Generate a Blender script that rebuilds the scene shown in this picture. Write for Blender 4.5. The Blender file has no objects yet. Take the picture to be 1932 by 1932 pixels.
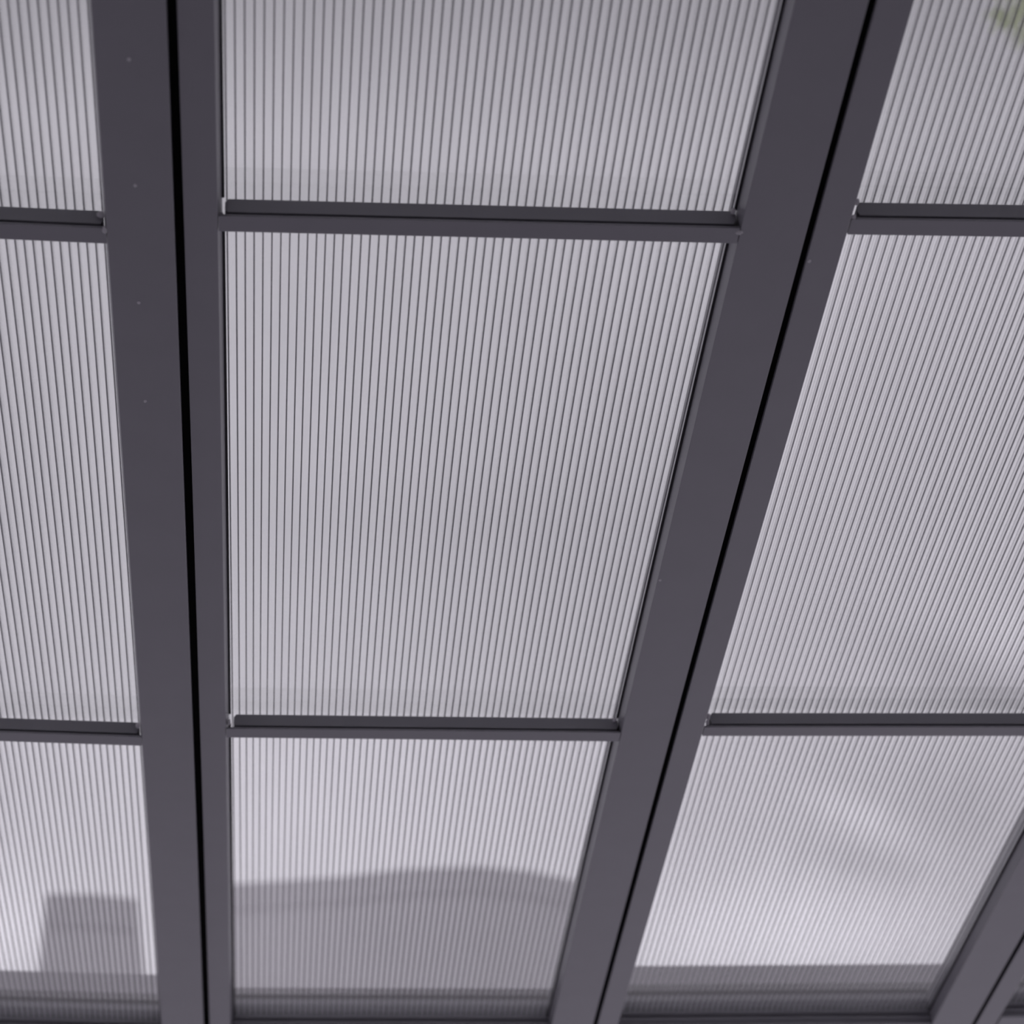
import bpy, bmesh, math, random
from mathutils import Vector, Matrix
random.seed(4)
S = bpy.context.scene
C = S.collection
P = 0.01                      # one cell of the multiwall sheet = 10 mm
CAM_H = 1.6

# ------------------------------------------------------------------ camera
cd = bpy.data.cameras.new('camera')
cam = bpy.data.objects.new('camera', cd); C.objects.link(cam); S.camera = cam
R = Vector((0.997165, -0.075244, 0.0)); D = Vector((0.038706, 0.512945, -0.857549)); F = Vector((0.064526, 0.855117, 0.514403))
m = Matrix.Identity(4)
for i in range(3):
    m[i][0] = R[i]; m[i][1] = -D[i]; m[i][2] = -F[i]
m[2][3] = CAM_H
cam.matrix_world = m
cd.sensor_fit = 'HORIZONTAL'; cd.sensor_width = 36.0; cd.lens = 36.0 * 5612.87 / 1932
cd.clip_start = 0.05; cd.clip_end = 500
cd.dof.use_dof = True; cd.dof.focus_distance = 3.73; cd.dof.aperture_fstop = 5.8

# ------------------------------------------------------------------ sky and exposure
S.view_settings.view_transform = 'Standard'; S.view_settings.look = 'None'
S.view_settings.gamma = 1.0; S.view_settings.exposure = 0.0; S.view_settings.use_curve_mapping = False
W = bpy.data.worlds.new('overcast_sky'); S.world = W; W.use_nodes = True
nt = W.node_tree; nt.nodes.clear()
def N(t, ty, **kw):
    n = t.nodes.new(ty)
    for k, v in kw.items():
        if k in n.inputs: n.inputs[k].default_value = v
        else: setattr(n, k, v)
    return n
def math_(t, op, a, b=None, c=None):
    n = t.nodes.new('ShaderNodeMath'); n.operation = op
    for i, s in enumerate((a, b, c)):
        if s is None: continue
        if isinstance(s, (int, float)): n.inputs[i].default_value = s
        else: t.links.new(s, n.inputs[i])
    return n.outputs[0]
tc = N(nt, 'ShaderNodeTexCoord')
nrm = N(nt, 'ShaderNodeVectorMath', operation='NORMALIZE'); nt.links.new(tc.outputs['Generated'], nrm.inputs[0])
sep = N(nt, 'ShaderNodeSeparateXYZ'); nt.links.new(nrm.outputs[0], sep.inputs[0])
ramp = N(nt, 'ShaderNodeValToRGB'); nt.links.new(sep.outputs['Z'], ramp.inputs[0])
SKY = [(0.0, .88), (.36, .93), (.40, .90), (.43, .85), (.47, .79), (.51, .735), (.58, .74), (.615, .75), (.65, .52), (.75, .45), (1.0, .60)]
el = ramp.color_ramp.elements
el[0].position = SKY[0][0]; el[0].color = (SKY[0][1],) * 3 + (1,)
el[1].position = SKY[-1][0]; el[1].color = (SKY[-1][1],) * 3 + (1,)
for p_, v_ in SKY[1:-1]:
    e = el.new(p_); e.color = (v_, v_, v_, 1)
base = N(nt, 'ShaderNodeRGBToBW'); nt.links.new(ramp.outputs[0], base.inputs[0])
val = base.outputs[0]
# soft cloud patches of the overcast sky: centre, half widths (across, up), strength
CLOUDS = [((0.159, 0.9086, 0.3860), .058, .023, .42, 0), ((0.1825, 0.8882, 0.4217), .020, .006, .20, 27), ((0.1850, 0.8945, 0.4070), .020, .006, -.16, 15),
          ((0.2207, 0.8608, 0.4585), .030, .009, -.16, 28), ((-0.0990, 0.9177, 0.3855), .017, .02, .30, 0), ((0.2150, 0.8810, 0.4215), .018, .016, -.13, 0),
          ((0.0441, 0.8587, 0.5106), .07, .02, -.05, 0), ((0.1350, 0.8000, 0.5850), .05, .03, .03, 0), ((0.2350, 0.8500, 0.4720), .02, .012, .12, 0)]
for (cx, cy, cz), wa, wu, st, rot in CLOUDS:
    k = Vector((cx, cy, cz)).normalized()
    a = Vector((cy, -cx, 0)).normalized(); u = a.cross(k)
    if u.z < 0: u = -u
    q_ = math.radians(-rot); a, u = a * math.cos(q_) + u * math.sin(q_), u * math.cos(q_) - a * math.sin(q_)
    def dot(vec):
        d = N(nt, 'ShaderNodeVectorMath', operation='DOT_PRODUCT'); nt.links.new(nrm.outputs[0], d.inputs[0]); d.inputs[1].default_value = vec
        return d.outputs['Value']
    da = math_(nt, 'MULTIPLY', dot(a), 1 / wa); du = math_(nt, 'MULTIPLY', math_(nt, 'SUBTRACT', dot(u), 0.0), 1 / wu)
    r2 = math_(nt, 'ADD', math_(nt, 'MULTIPLY', da, da), math_(nt, 'MULTIPLY', du, du))
    front = math_(nt, 'GREATER_THAN', dot(k), 0.0)
    g = math_(nt, 'MULTIPLY', math_(nt, 'EXPONENT', math_(nt, 'MULTIPLY', r2, -1.0)), front)
    val = math_(nt, 'ADD', val, math_(nt, 'MULTIPLY', g, st))
noi = N(nt, 'ShaderNodeTexNoise'); noi.inputs['Scale'].default_value = 9; noi.inputs['Detail'].default_value = 2
nt.links.new(nrm.outputs[0], noi.inputs['Vector'])
val = math_(nt, 'ADD', val, math_(nt, 'MULTIPLY', math_(nt, 'SUBTRACT', noi.outputs['Fac'], 0.5), 0.12))
tint = N(nt, 'ShaderNodeMix', data_type='RGBA', blend_type='MULTIPLY'); tint.inputs['Factor'].default_value = 1
comb = N(nt, 'ShaderNodeCombineColor'); 
for i in range(3): nt.links.new(val, comb.inputs[i])
nt.links.new(comb.outputs[0], tint.inputs['A']); tint.inputs['B'].default_value = (.985, .950, 1.045, 1)
bg = N(nt, 'ShaderNodeBackground'); nt.links.new(tint.outputs['Result'], bg.inputs['Color']); bg.inputs['Strength'].default_value = 1.0
out = N(nt, 'ShaderNodeOutputWorld'); nt.links.new(bg.outputs[0], out.inputs['Surface'])

# ------------------------------------------------------------------ materials
def pmat(name, col, rough=.5, metal=0, spec=.5, noise=None, bump=None):
    M = bpy.data.materials.new(name); M.use_nodes = True
    t = M.node_tree; b = t.nodes['Principled BSDF']
    b.inputs['Base Color'].default_value = (*col, 1); b.inputs['Roughness'].default_value = rough
    b.inputs['Metallic'].default_value = metal; b.inputs['Specular IOR Level'].default_value = spec
    if noise or bump:
        c = N(t, 'ShaderNodeTexCoord')
    if noise:
        sc, amt = noise
        n = N(t, 'ShaderNodeTexNoise'); n.inputs['Scale'].default_value = sc; n.inputs['Detail'].default_value = 3
        t.links.new(c.outputs['Object'], n.inputs['Vector'])
        mx = N(t, 'ShaderNodeMix', data_type='RGBA'); t.links.new(n.outputs['Fac'], mx.inputs['Factor'])
        mx.inputs['A'].default_value = (*[x * (1 - amt) for x in col], 1); mx.inputs['B'].default_value = (*[x * (1 + amt) for x in col], 1)
        t.links.new(mx.outputs['Result'], b.inputs['Base Color'])
    if bump:
        sc, st = bump
        n = N(t, 'ShaderNodeTexNoise'); n.inputs['Scale'].default_value = sc
        t.links.new(c.outputs['Object'], n.inputs['Vector'])
        bp = N(t, 'ShaderNodeBump'); bp.inputs['Strength'].default_value = st; bp.inputs['Distance'].default_value = .0005
        t.links.new(n.outputs['Fac'], bp.inputs['Height']); t.links.new(bp.outputs[0], b.inputs['Normal'])
    return M
M_FRAME = pmat('grey_coated_aluminium', (.256, .249, .280), .33, .0, .6, noise=(14, .06), bump=(900, .12))
M_GAP_SHADE = pmat('black_gap_shade', (.002, .002, .002), .9, 0, .05, noise=(60, .2))  # near-black colour stands in for the darkness of the open gaps
M_GASKET = pmat('dark_glazing_gasket', (.02, .018, .022), .7, 0, .3, noise=(60, .2))
M_GLINT = pmat('pale_leak_glint', (.92, .90, .93), .35, 0, .5, noise=(200, .12))  # pale colour stands in for light leaking past the rail ends
_t = M_GLINT.node_tree; _tl = N(_t, 'ShaderNodeBsdfTranslucent'); _tl.inputs['Color'].default_value = (.95, .93, .96, 1)
_mx = N(_t, 'ShaderNodeMixShader'); _mx.inputs[0].default_value = .5
_t.links.new(_t.nodes['Principled BSDF'].outputs[0], _mx.inputs[1]); _t.links.new(_tl.outputs[0], _mx.inputs[2])
_t.links.new(_mx.outputs[0], [n for n in _t.nodes if n.type == 'OUTPUT_MATERIAL'][0].inputs['Surface'])
M_SPECK = pmat('pale_dust', (.60, .58, .62), .8, noise=(300, .3))
M_BEAM = pmat('grey_flashing', (.055, .053, .058), .5, .0, .4, noise=(10, .15))
M_FLASH = pmat('zinc_flashing', (.38, .365, .39), .6, .0, .4, noise=(10, .15))
M_DIM_PAVING = pmat('reflection_dimming_paving', (.34, .327, .35), .8, noise=(2, .08), bump=(40, .3))
M_GROUND = pmat('pale_concrete', (.80, .77, .81), .8, noise=(1.3, .12), bump=(40, .3))
M_WALL = pmat('dark_render', (.07, .065, .07), .85, noise=(5, .15), bump=(60, .3))
M_BLD = pmat('pale_grey_render', (.52, .51, .525), .85, noise=(.8, .06))
M_ROOF = pmat('grey_roof_metal', (.47, .46, .475), .7, noise=(.8, .08))
M_GLASS = pmat('window_glass', (.25, .25, .27), .15)
M_BARK = pmat('bark', (.10, .08, .06), .9, noise=(30, .4))

def sheet_mat(name, trans, tintc, diff, gloss, rough):
    """thin clear plastic: lets most light straight through, a little scattered, a little mirrored"""
    M = bpy.data.materials.new(name); M.use_nodes = True; t = M.node_tree; t.nodes.clear()
    o = N(t, 'ShaderNodeOutputMaterial')
    tr = N(t, 'ShaderNodeBsdfTransparent'); tr.inputs['Color'].default_value = (*[trans * x for x in tintc], 1)
    c = N(t, 'ShaderNodeTexCoord')
    mp = N(t, 'ShaderNodeMapping'); mp.inputs['Scale'].default_value = (40, 3, 40); t.links.new(c.outputs['Object'], mp.inputs[0])
    n = N(t, 'ShaderNodeTexNoise'); n.inputs['Scale'].default_value = 1.0; t.links.new(mp.outputs[0], n.inputs['Vector'])
    tl = N(t, 'ShaderNodeBsdfTranslucent'); tl.inputs['Color'].default_value = (.8, .78, .82, 1)
    df = N(t, 'ShaderNodeBsdfDiffuse'); df.inputs['Color'].default_value = (.5, .49, .51, 1)
    m0 = N(t, 'ShaderNodeMixShader'); m0.inputs[0].default_value = .4; t.links.new(tl.outputs[0], m0.inputs[1]); t.links.new(df.outputs[0], m0.inputs[2])
    m1 = N(t, 'ShaderNodeMixShader'); t.links.new(math_(t, 'MULTIPLY', n.outputs['Fac'], diff * 2), m1.inputs[0])
    t.links.new(tr.outputs[0], m1.inputs[1]); t.links.new(m0.outputs[0], m1.inputs[2])
    gl = N(t, 'ShaderNodeBsdfGlossy'); gl.inputs['Roughness'].default_value = rough; gl.inputs['Color'].default_value = (1, 1, 1, 1)
    m2 = N(t, 'ShaderNodeMixShader'); m2.inputs[0].default_value = gloss
    t.links.new(m1.outputs[0], m2.inputs[1]); t.links.new(gl.outputs[0], m2.inputs[2]); t.links.new(m2.outputs[0], o.inputs['Surface'])
    return M
M_NEAR = sheet_mat('clear_polycarbonate', .98, (1, 1, 1), .02, .05, .04)
M_FAR = sheet_mat('clear_polycarbonate_outer', .98, (1, 1, 1), .02, .19, .02)
M_WEB = sheet_mat('polycarbonate_web', .84, (1, 1, 1), .06, .04, .2)
M_JOINT = sheet_mat('polycarbonate_web_root', .44, (.98, .97, 1), .05, .03, .3)

# ------------------------------------------------------------------ helpers
def obj(name, bm, mats, parent=None, bevel=0):
    me = bpy.data.meshes.new(name); bmesh.ops.recalc_face_normals(bm, faces=bm.faces); bm.to_mesh(me); bm.free()
    for x in (mats if isinstance(mats, (list, tuple)) else [mats]): me.materials.append(x)
    o = bpy.data.objects.new(name, me); C.objects.link(o); o.parent = parent
    if bevel:
        b = o.modifiers.new('bevel', 'BEVEL'); b.width = bevel; b.segments = 2; b.limit_method = 'ANGLE'; b.angle_limit = math.radians(25)
    return o
def tag(o, label=None, cat=None, group=None, kind=None):
    for k, v in (('label', label), ('category', cat), ('group', group), ('kind', kind)):
        if v: o[k] = v
    return o
def box(bm, x0, x1, y0, y1, z0, z1, mi=0):
    v = [bm.verts.new((x * P, y * P, z * P)) for z in (z0, z1) for y in (y0, y1) for x in (x0, x1)]
    for f in ((0, 1, 3, 2), (4, 5, 7, 6), (0, 1, 5, 4), (2, 3, 7, 6), (0, 2, 6, 4), (1, 3, 7, 5)):
        bm.faces.new([v[i] for i in f]).material_index = mi
def prism(bm, pts, axis, a, b):
    """profile points in the other two axes (u,d) or (v,d) pushed along the axis from a to b"""
    def mk(p, t):
        return (p[0] * P, t * P, p[1] * P) if axis == 'v' else (t * P, p[0] * P, p[1] * P)
    A = [bm.verts.new(mk(p, a)) for p in pts]; B = [bm.verts.new(mk(p, b)) for p in pts]
    bm.faces.new(A); bm.faces.new(B[::-1]); n = len(pts)
    for i in range(n): bm.faces.new((A[i], A[(i + 1) % n], B[(i + 1) % n], B[i]))
def blob(bm, c, r, seed):
    rr = random.Random(seed)
    g = bmesh.ops.create_icosphere(bm, subdivisions=2, radius=1.0)
    for v in g['verts']:
        k = 1 + rr.uniform(-.16, .16)
        v.co = Vector((c[0] + v.co.x * r[0] * k, c[1] + v.co.y * r[1] * k, c[2] + v.co.z * r[2] * k)) * P

# ------------------------------------------------------------------ the setting: ground, plus unseen paving and a wall added to darken the frame
def slab(name, pts, z0, z1, mt):
    bm = bmesh.new(); A = [bm.verts.new((x, y, z0)) for x, y in pts]; B = [bm.verts.new((x, y, z1)) for x, y in pts]
    bm.faces.new(A); bm.faces.new(B[::-1]); n = len(pts)
    for i in range(n): bm.faces.new((A[i], A[(i + 1) % n], B[(i + 1) % n], B[i]))
    return tag(obj(name, bm, mt), kind='structure')
slab('ground', [(-60, -15), (60, -15), (60, 80), (-60, 80)], -.3, -.02, M_GROUND)
slab('added_paving', [(-7, -.6), (8, -.6), (8, 7.5), (1.5, 7.5), (1.5, 11.05), (-7, 11.05)], -.02, 0, M_DIM_PAVING)  # unseen dark paving, added and shaped to dim what the frame reflects
bm = bmesh.new(); box(bm, -900, 900, -90, -60, 0, 420); tag(obj('added_wall_back', bm, M_WALL), kind='structure')  # unseen dark wall added behind the viewer to keep rail sides dark

# ------------------------------------------------------------------ roof leaves
A_, B_, W_ = 3.70, 61.59, 69.01
DP, TH = 2.37, 1.05
V0, VE = -58.0, 508.3
RV = [18.0, 142.63, 267.27, 391.91]; RH = 2.80

def stile(name, side, parent):
    bm = bmesh.new()
    if side < 0: pts = [(0, 0), (A_, 0), (A_ + .42, 2.0), (A_ + .42, 6.0), (0, 6.0)]
    else: pts = [(W_, 0), (B_, 0), (B_ - .42, 2.0), (B_ - .42, 6.0), (W_, 6.0)]
    prism(bm, pts, 'v', V0, VE + 14)
    return obj(name, bm, M_FRAME, parent, bevel=.0008)
def rail(v, parent, gap):
    bm = bmesh.new()
    prism(bm, [(v, 0), (v - RH, 0), (v - RH, .30), (v, .30)], 'u', A_ + .1, B_ - .1)               # face flange
    prism(bm, [(v, .30), (v - RH + .42, .30), (v - RH + .42, .62), (v, .62)], 'u', A_ + gap, B_ - .5)  # shadow groove
    a, b = A_ + gap, B_ - .5                                                                      # web, corners cut back where it meets the stiles
    pts = [(a + .25, .62), (b - .25, .62), (b, 1.1), (b, 1.9), (b - .35, DP), (a + .35, DP), (a, 1.9), (a, 1.1)]
    A = [bm.verts.new((p[0] * P, (v - RH) * P, p[1] * P)) for p in pts]; B = [bm.verts.new((p[0] * P, v * P, p[1] * P)) for p in pts]
    bm.faces.new(A); bm.faces.new(B[::-1])
    for i in range(8): bm.faces.new((A[i], A[(i + 1) % 8], B[(i + 1) % 8], B[i]))
    return obj('rail', bm, M_FRAME, parent)
def sheet(va, vb, phase, parent):
    bm = bmesh.new(); u0, u1 = A_ + .5, B_ - .5; n = 0
    box(bm, u0, u1, va, vb, DP, DP + .05, 0)
    box(bm, u0, u1, va, vb, DP + TH - .05, DP + TH, 1)
    k = 0
    while True:
        u = A_ + phase + k; k += 1
        if u > u1 - .1: break
        if u < u0 + .1: continue
        q = [bm.verts.new((u * P, y * P, z * P)) for y, z in ((va, DP + .17), (vb, DP + .17), (vb, DP + TH - .06), (va, DP + TH - .06))]
        bm.faces.new(q).material_index = 2
        box(bm, u - .085, u + .085, va, vb, DP + .055, DP + .165, 3)
        q = [bm.verts.new((x * P, y * P, (DP + TH - .055) * P)) for x, y in ((u - .09, va), (u + .09, va), (u + .09, vb), (u - .09, vb))]
        bm.faces.new(q).material_index = 2
    me = bpy.data.meshes.new('multiwall_sheet'); bm.to_mesh(me); bm.free()
    for x in (M_NEAR, M_FAR, M_WEB, M_JOINT): me.materials.append(x)
    o = bpy.data.objects.new('multiwall_sheet', me); C.objects.link(o); o.parent = parent
    return o
def leaf(X, s, Z, phi, phase, label, seals, specks, upstand, gaps=(.8, .8), sides=(-1, 1)):  # seals: pale dabs painting the light that leaks at rail ends
    t = bpy.data.objects.new('roof_panel', None); C.objects.link(t)
    t.location = (X * P, s * P, Z * P + CAM_H); t.rotation_euler = (0, -phi, 0)
    tag(t, label, 'roof panel', 'framed multiwall roof panels')
    stile('stile', -1, t); stile('stile', 1, t)
    for v in RV: rail(v, t, gaps[1] if v > 300 else gaps[0])
    # head rail at the wall and end rail at the eaves with its glazing bead
    bm = bmesh.new(); box(bm, A_ + .1, B_ - .1, V0, V0 + 4, 0, 5.9); obj('head_rail', bm, M_FRAME, t, .0008)
    bm = bmesh.new()
    prism(bm, [(VE, 1.95), (VE, DP), (VE, 5.6), (VE + 13, 5.6), (VE + 13, 0), (VE + .9, 0), (VE + .9, .95), (VE + .35, .95), (VE + .35, 1.45), (VE + .75, 1.45), (VE + .75, 1.95)], 'u', A_ + .3, B_ - .3)
    obj('end_rail', bm, M_FRAME, t)
    sheet(V0 + 4, VE, phase, t)
    for sd in sides:
        bm = bmesh.new(); a = A_ + .42 if sd < 0 else B_ - .72
        ends = [V0 + 4] + [w for v in RV for w in (v - RH - .5, v + .1)] + [VE]
        for w0, w1 in zip(ends[::2], ends[1::2]): box(bm, a, a + .30, w0, w1, DP - .22, DP - .01)
        obj('glazing_gasket', bm, M_GASKET, t)
    # what stands on the outer side of the eaves end: upstand, seen through the sheet as a dark band
    bm = bmesh.new(); box(bm, .3, W_ - .3, VE + 1.5, VE + 3, 5.62, 8.3); obj('outer_upstand', bm, M_BEAM, t)
    if upstand:
        bm = bmesh.new(); box(bm, .3, W_ - .3, VE + 8, VE + 9, 5.62, 14.6)
        tag(obj('outer_flashing', bm, M_FLASH, t), 'taller flashing strip seen dimly through the sheet at the eaves')
    for i, (c, r) in enumerate(seals):
        bm = bmesh.new(); blob(bm, (c[0], c[1], c[2] - .1), [q * 1.35 for q in r], i + int(X)); o = obj('glint_dab', bm, M_GLINT, t); o['label'] = 'pale dab for light leaking where a rail meets the stile'
    for i, c in enumerate(specks):
        bm = bmesh.new(); blob(bm, (c[0], c[1], -.01), (.20, .32, .03), i + 50); o = obj('dust_speck', bm, M_SPECK, t); o['label'] = 'small pale speck on the grey paint'
    return t

leaf(-86.11, 2.32, 194.74, .0005, .25, 'grey framed multiwall roof panel cut off by the left edge of the photo',
     [((60.85, 264.2, 1.7), (.32, .5, .16)), ((61.35, 264.9, .2), (.2, .5, .15)), ((60.9, 388.3, 1.55), (.25, .6, .2))],
     [(65.03, 235.31), (64.67, 278.43), (64.77, 299.03), (64.97, 256.42)], True, sides=(-1,))
leaf(-16.09, 0, 195.33, .0263, .95, 'grey framed multiwall roof panel filling the middle, the only one seen at its full width',
     [((4.1, 265.0, .75), (.16, .35, .18)), ((4.2, 389.0, 1.1), (.16, .5, .3)), ((60.75, 264.0, 2.1), (.22, .4, .16)),
      ((61.5, 265.2, .1), (.3, .3, .12)), ((60.6, 388.7, 2.05), (.2, .5, .16))],
     [(61.9, 343.6)], False, gaps=(.78, 1.15))
leaf(53.70, -2.32, 197.01, .0377, .72, 'grey framed multiwall roof panel right of the middle, with the brightest sky behind its eaves end',
     [((4.5, 263.9, 2.1), (.2, .4, .14)), ((4.05, 264.7, .4), (.22, .6, .2)), ((4.4, 388.7, 1.6), (.18, .8, .3)), ((4.25, 389.2, .9), (.15, .7, .3))],
     [(.35, 272.45)], True, gaps=(.85, 1.0), sides=(1,))
leaf(123.60, -4.64, 199.90, .049, .5, 'grey roof panel of which only the stile corner shows at lower right', [], [], True)

# black strips standing in for the deep shade in the open gaps between neighbouring panels
def gap_strip(X, s, Z, phi, w, label):
    bm = bmesh.new(); prism(bm, [(0, .5), (w, .5), (w, 5.6), (w * .7, 6.2), (w * .3, 6.2), (0, 5.6)], 'v', V0 + 1, VE + 13)
    o = obj('gap_shade', bm, M_GAP_SHADE); o.location = (X * P, s * P, Z * P + CAM_H); o.rotation_euler = (0, -phi, 0)
    tag(o, label, 'dark gap strip', 'black strips for the shade between roof panels')
gap_strip(-17.06, 1.2, 195.15, .013, .93, 'black strip for the shade in the wider left gap between panels')
gap_strip(52.93, -1.2, 197.10, .032, .74, 'black strip for the shade in the long slanting gap right of the middle panel')
gap_strip(122.68, -3.4, 199.75, .043, .90, 'black strip for the shade in the short gap at the lower right corner')

# ------------------------------------------------------------------ beyond the canopy
def arched_hall(name, label, y0, y1, prof):
    t = bpy.data.objects.new(name, None); C.objects.link(t); t.location = ((prof[0][0] + prof[-1][0]) / 2, y0, 0)
    tag(t, label, 'building'); ox, oy = t.location.x, t.location.y
    def shell(nm, pts, a, b, mt):
        bm = bmesh.new(); A = [bm.verts.new((p[0] - ox, a - oy, p[1])) for p in pts]; B = [bm.verts.new((p[0] - ox, b - oy, p[1])) for p in pts]
        bm.faces.new(A); bm.faces.new(B[::-1]); n = len(pts)
        for i in range(n): bm.faces.new((A[i], A[(i + 1) % n], B[(i + 1) % n], B[i]))
        return obj(nm, bm, mt, t)
    low = [(x, z - .25) for x, z in prof]
    shell('wall', [(low[0][0], 0)] + low + [(low[-1][0], 0)], y0, y1, M_BLD)
    shell('roof', [(x, z - .245) for x, z in prof] + [(x, z) for x, z in prof[::-1]], y0 - .02, y1 + .3, M_ROOF)
    for zz in (1.2, 4.4, 7.6):
        for i in range(2):
            bm = bmesh.new(); x = prof[0][0] + 1.0 + i * (prof[-1][0] - prof[0][0] - 3.0)
            box(bm, (x - ox) * 100, (x + 1 - ox) * 100, -6, 4, zz * 100, (zz + 1.4) * 100); obj('window', bm, M_GLASS, t)
arched_hall('hall', 'pale hall with a gently arched roof seen blurred through the middle panel', 24, 36,
            [(-1.75, 11.98), (-1.13, 12.10), (-.44, 12.16), (.3, 12.24), (.85, 12.33), (1.5, 12.38), (1.97, 12.35), (2.39, 12.27), (2.62, 12.2)][1:])
arched_hall('tower', 'narrow pale block with a flat roof seen blurred through the left panel', 20, 26,
            [(-1.86, 10.26), (-1.5, 10.27), (-1.20, 10.24)])

def tree(x, y, z, r, label):
    t = bpy.data.objects.new('tree', None); C.objects.link(t); t.location = (x, y, 0); tag(t, label, 'tree')
    bm = bmesh.new(); A = []
    for h, rr in ((0, .16), (z * .4, .12), (z * .8, .08), (z + r * .4, .03)):
        A.append([bm.verts.new((rr * math.cos(i * math.tau / 10) + .1 * math.sin(h), rr * math.sin(i * math.tau / 10), h)) for i in range(10)])
    for a, b in zip(A, A[1:]):
        for i in range(10): bm.faces.new((a[i], a[(i + 1) % 10], b[(i + 1) % 10], b[i]))
    bm.faces.new(A[0]); bm.faces.new(A[-1]); obj('trunk', bm, M_BARK, t)
    L = pmat('leaf_green', (.50, .56, .34), .6, noise=(4, .2))
    b = L.node_tree.nodes['Principled BSDF']; b.inputs['Transmission Weight'].default_value = .0
    tl = N(L.node_tree, 'ShaderNodeBsdfTranslucent'); tl.inputs['Color'].default_value = (.82, .88, .62, 1)
    mx = N(L.node_tree, 'ShaderNodeMixShader'); mx.inputs[0].default_value = .6
    o_ = [n for n in L.node_tree.nodes if n.type == 'OUTPUT_MATERIAL'][0]
    L.node_tree.links.new(b.outputs[0], mx.inputs[1]); L.node_tree.links.new(tl.outputs[0], mx.inputs[2]); L.node_tree.links.new(mx.outputs[0], o_.inputs['Surface'])
    bm = bmesh.new(); rr = random.Random(7)
    for i in range(5200):
        d = Vector((rr.gauss(0, 1), rr.gauss(0, 1), rr.gauss(0, 1))).normalized() * r * (rr.random() ** .4)
        c = d + Vector((0, 0, z)); a = Vector((rr.gauss(0, 1), rr.gauss(0, 1), rr.gauss(0, .5))).normalized(); q = a.orthogonal().normalized()
        l, w = .06, .025
        vs = [bm.verts.new(c + p) for p in (a * l, q * w + a * .01, -a * l, -q * w + a * .01)]
        bm.faces.new(vs)
    obj('crown', bm, L, t)
tree(3.43, 9.0, 10.19, .95, 'light green leafy tree whose edge tints the top right corner')
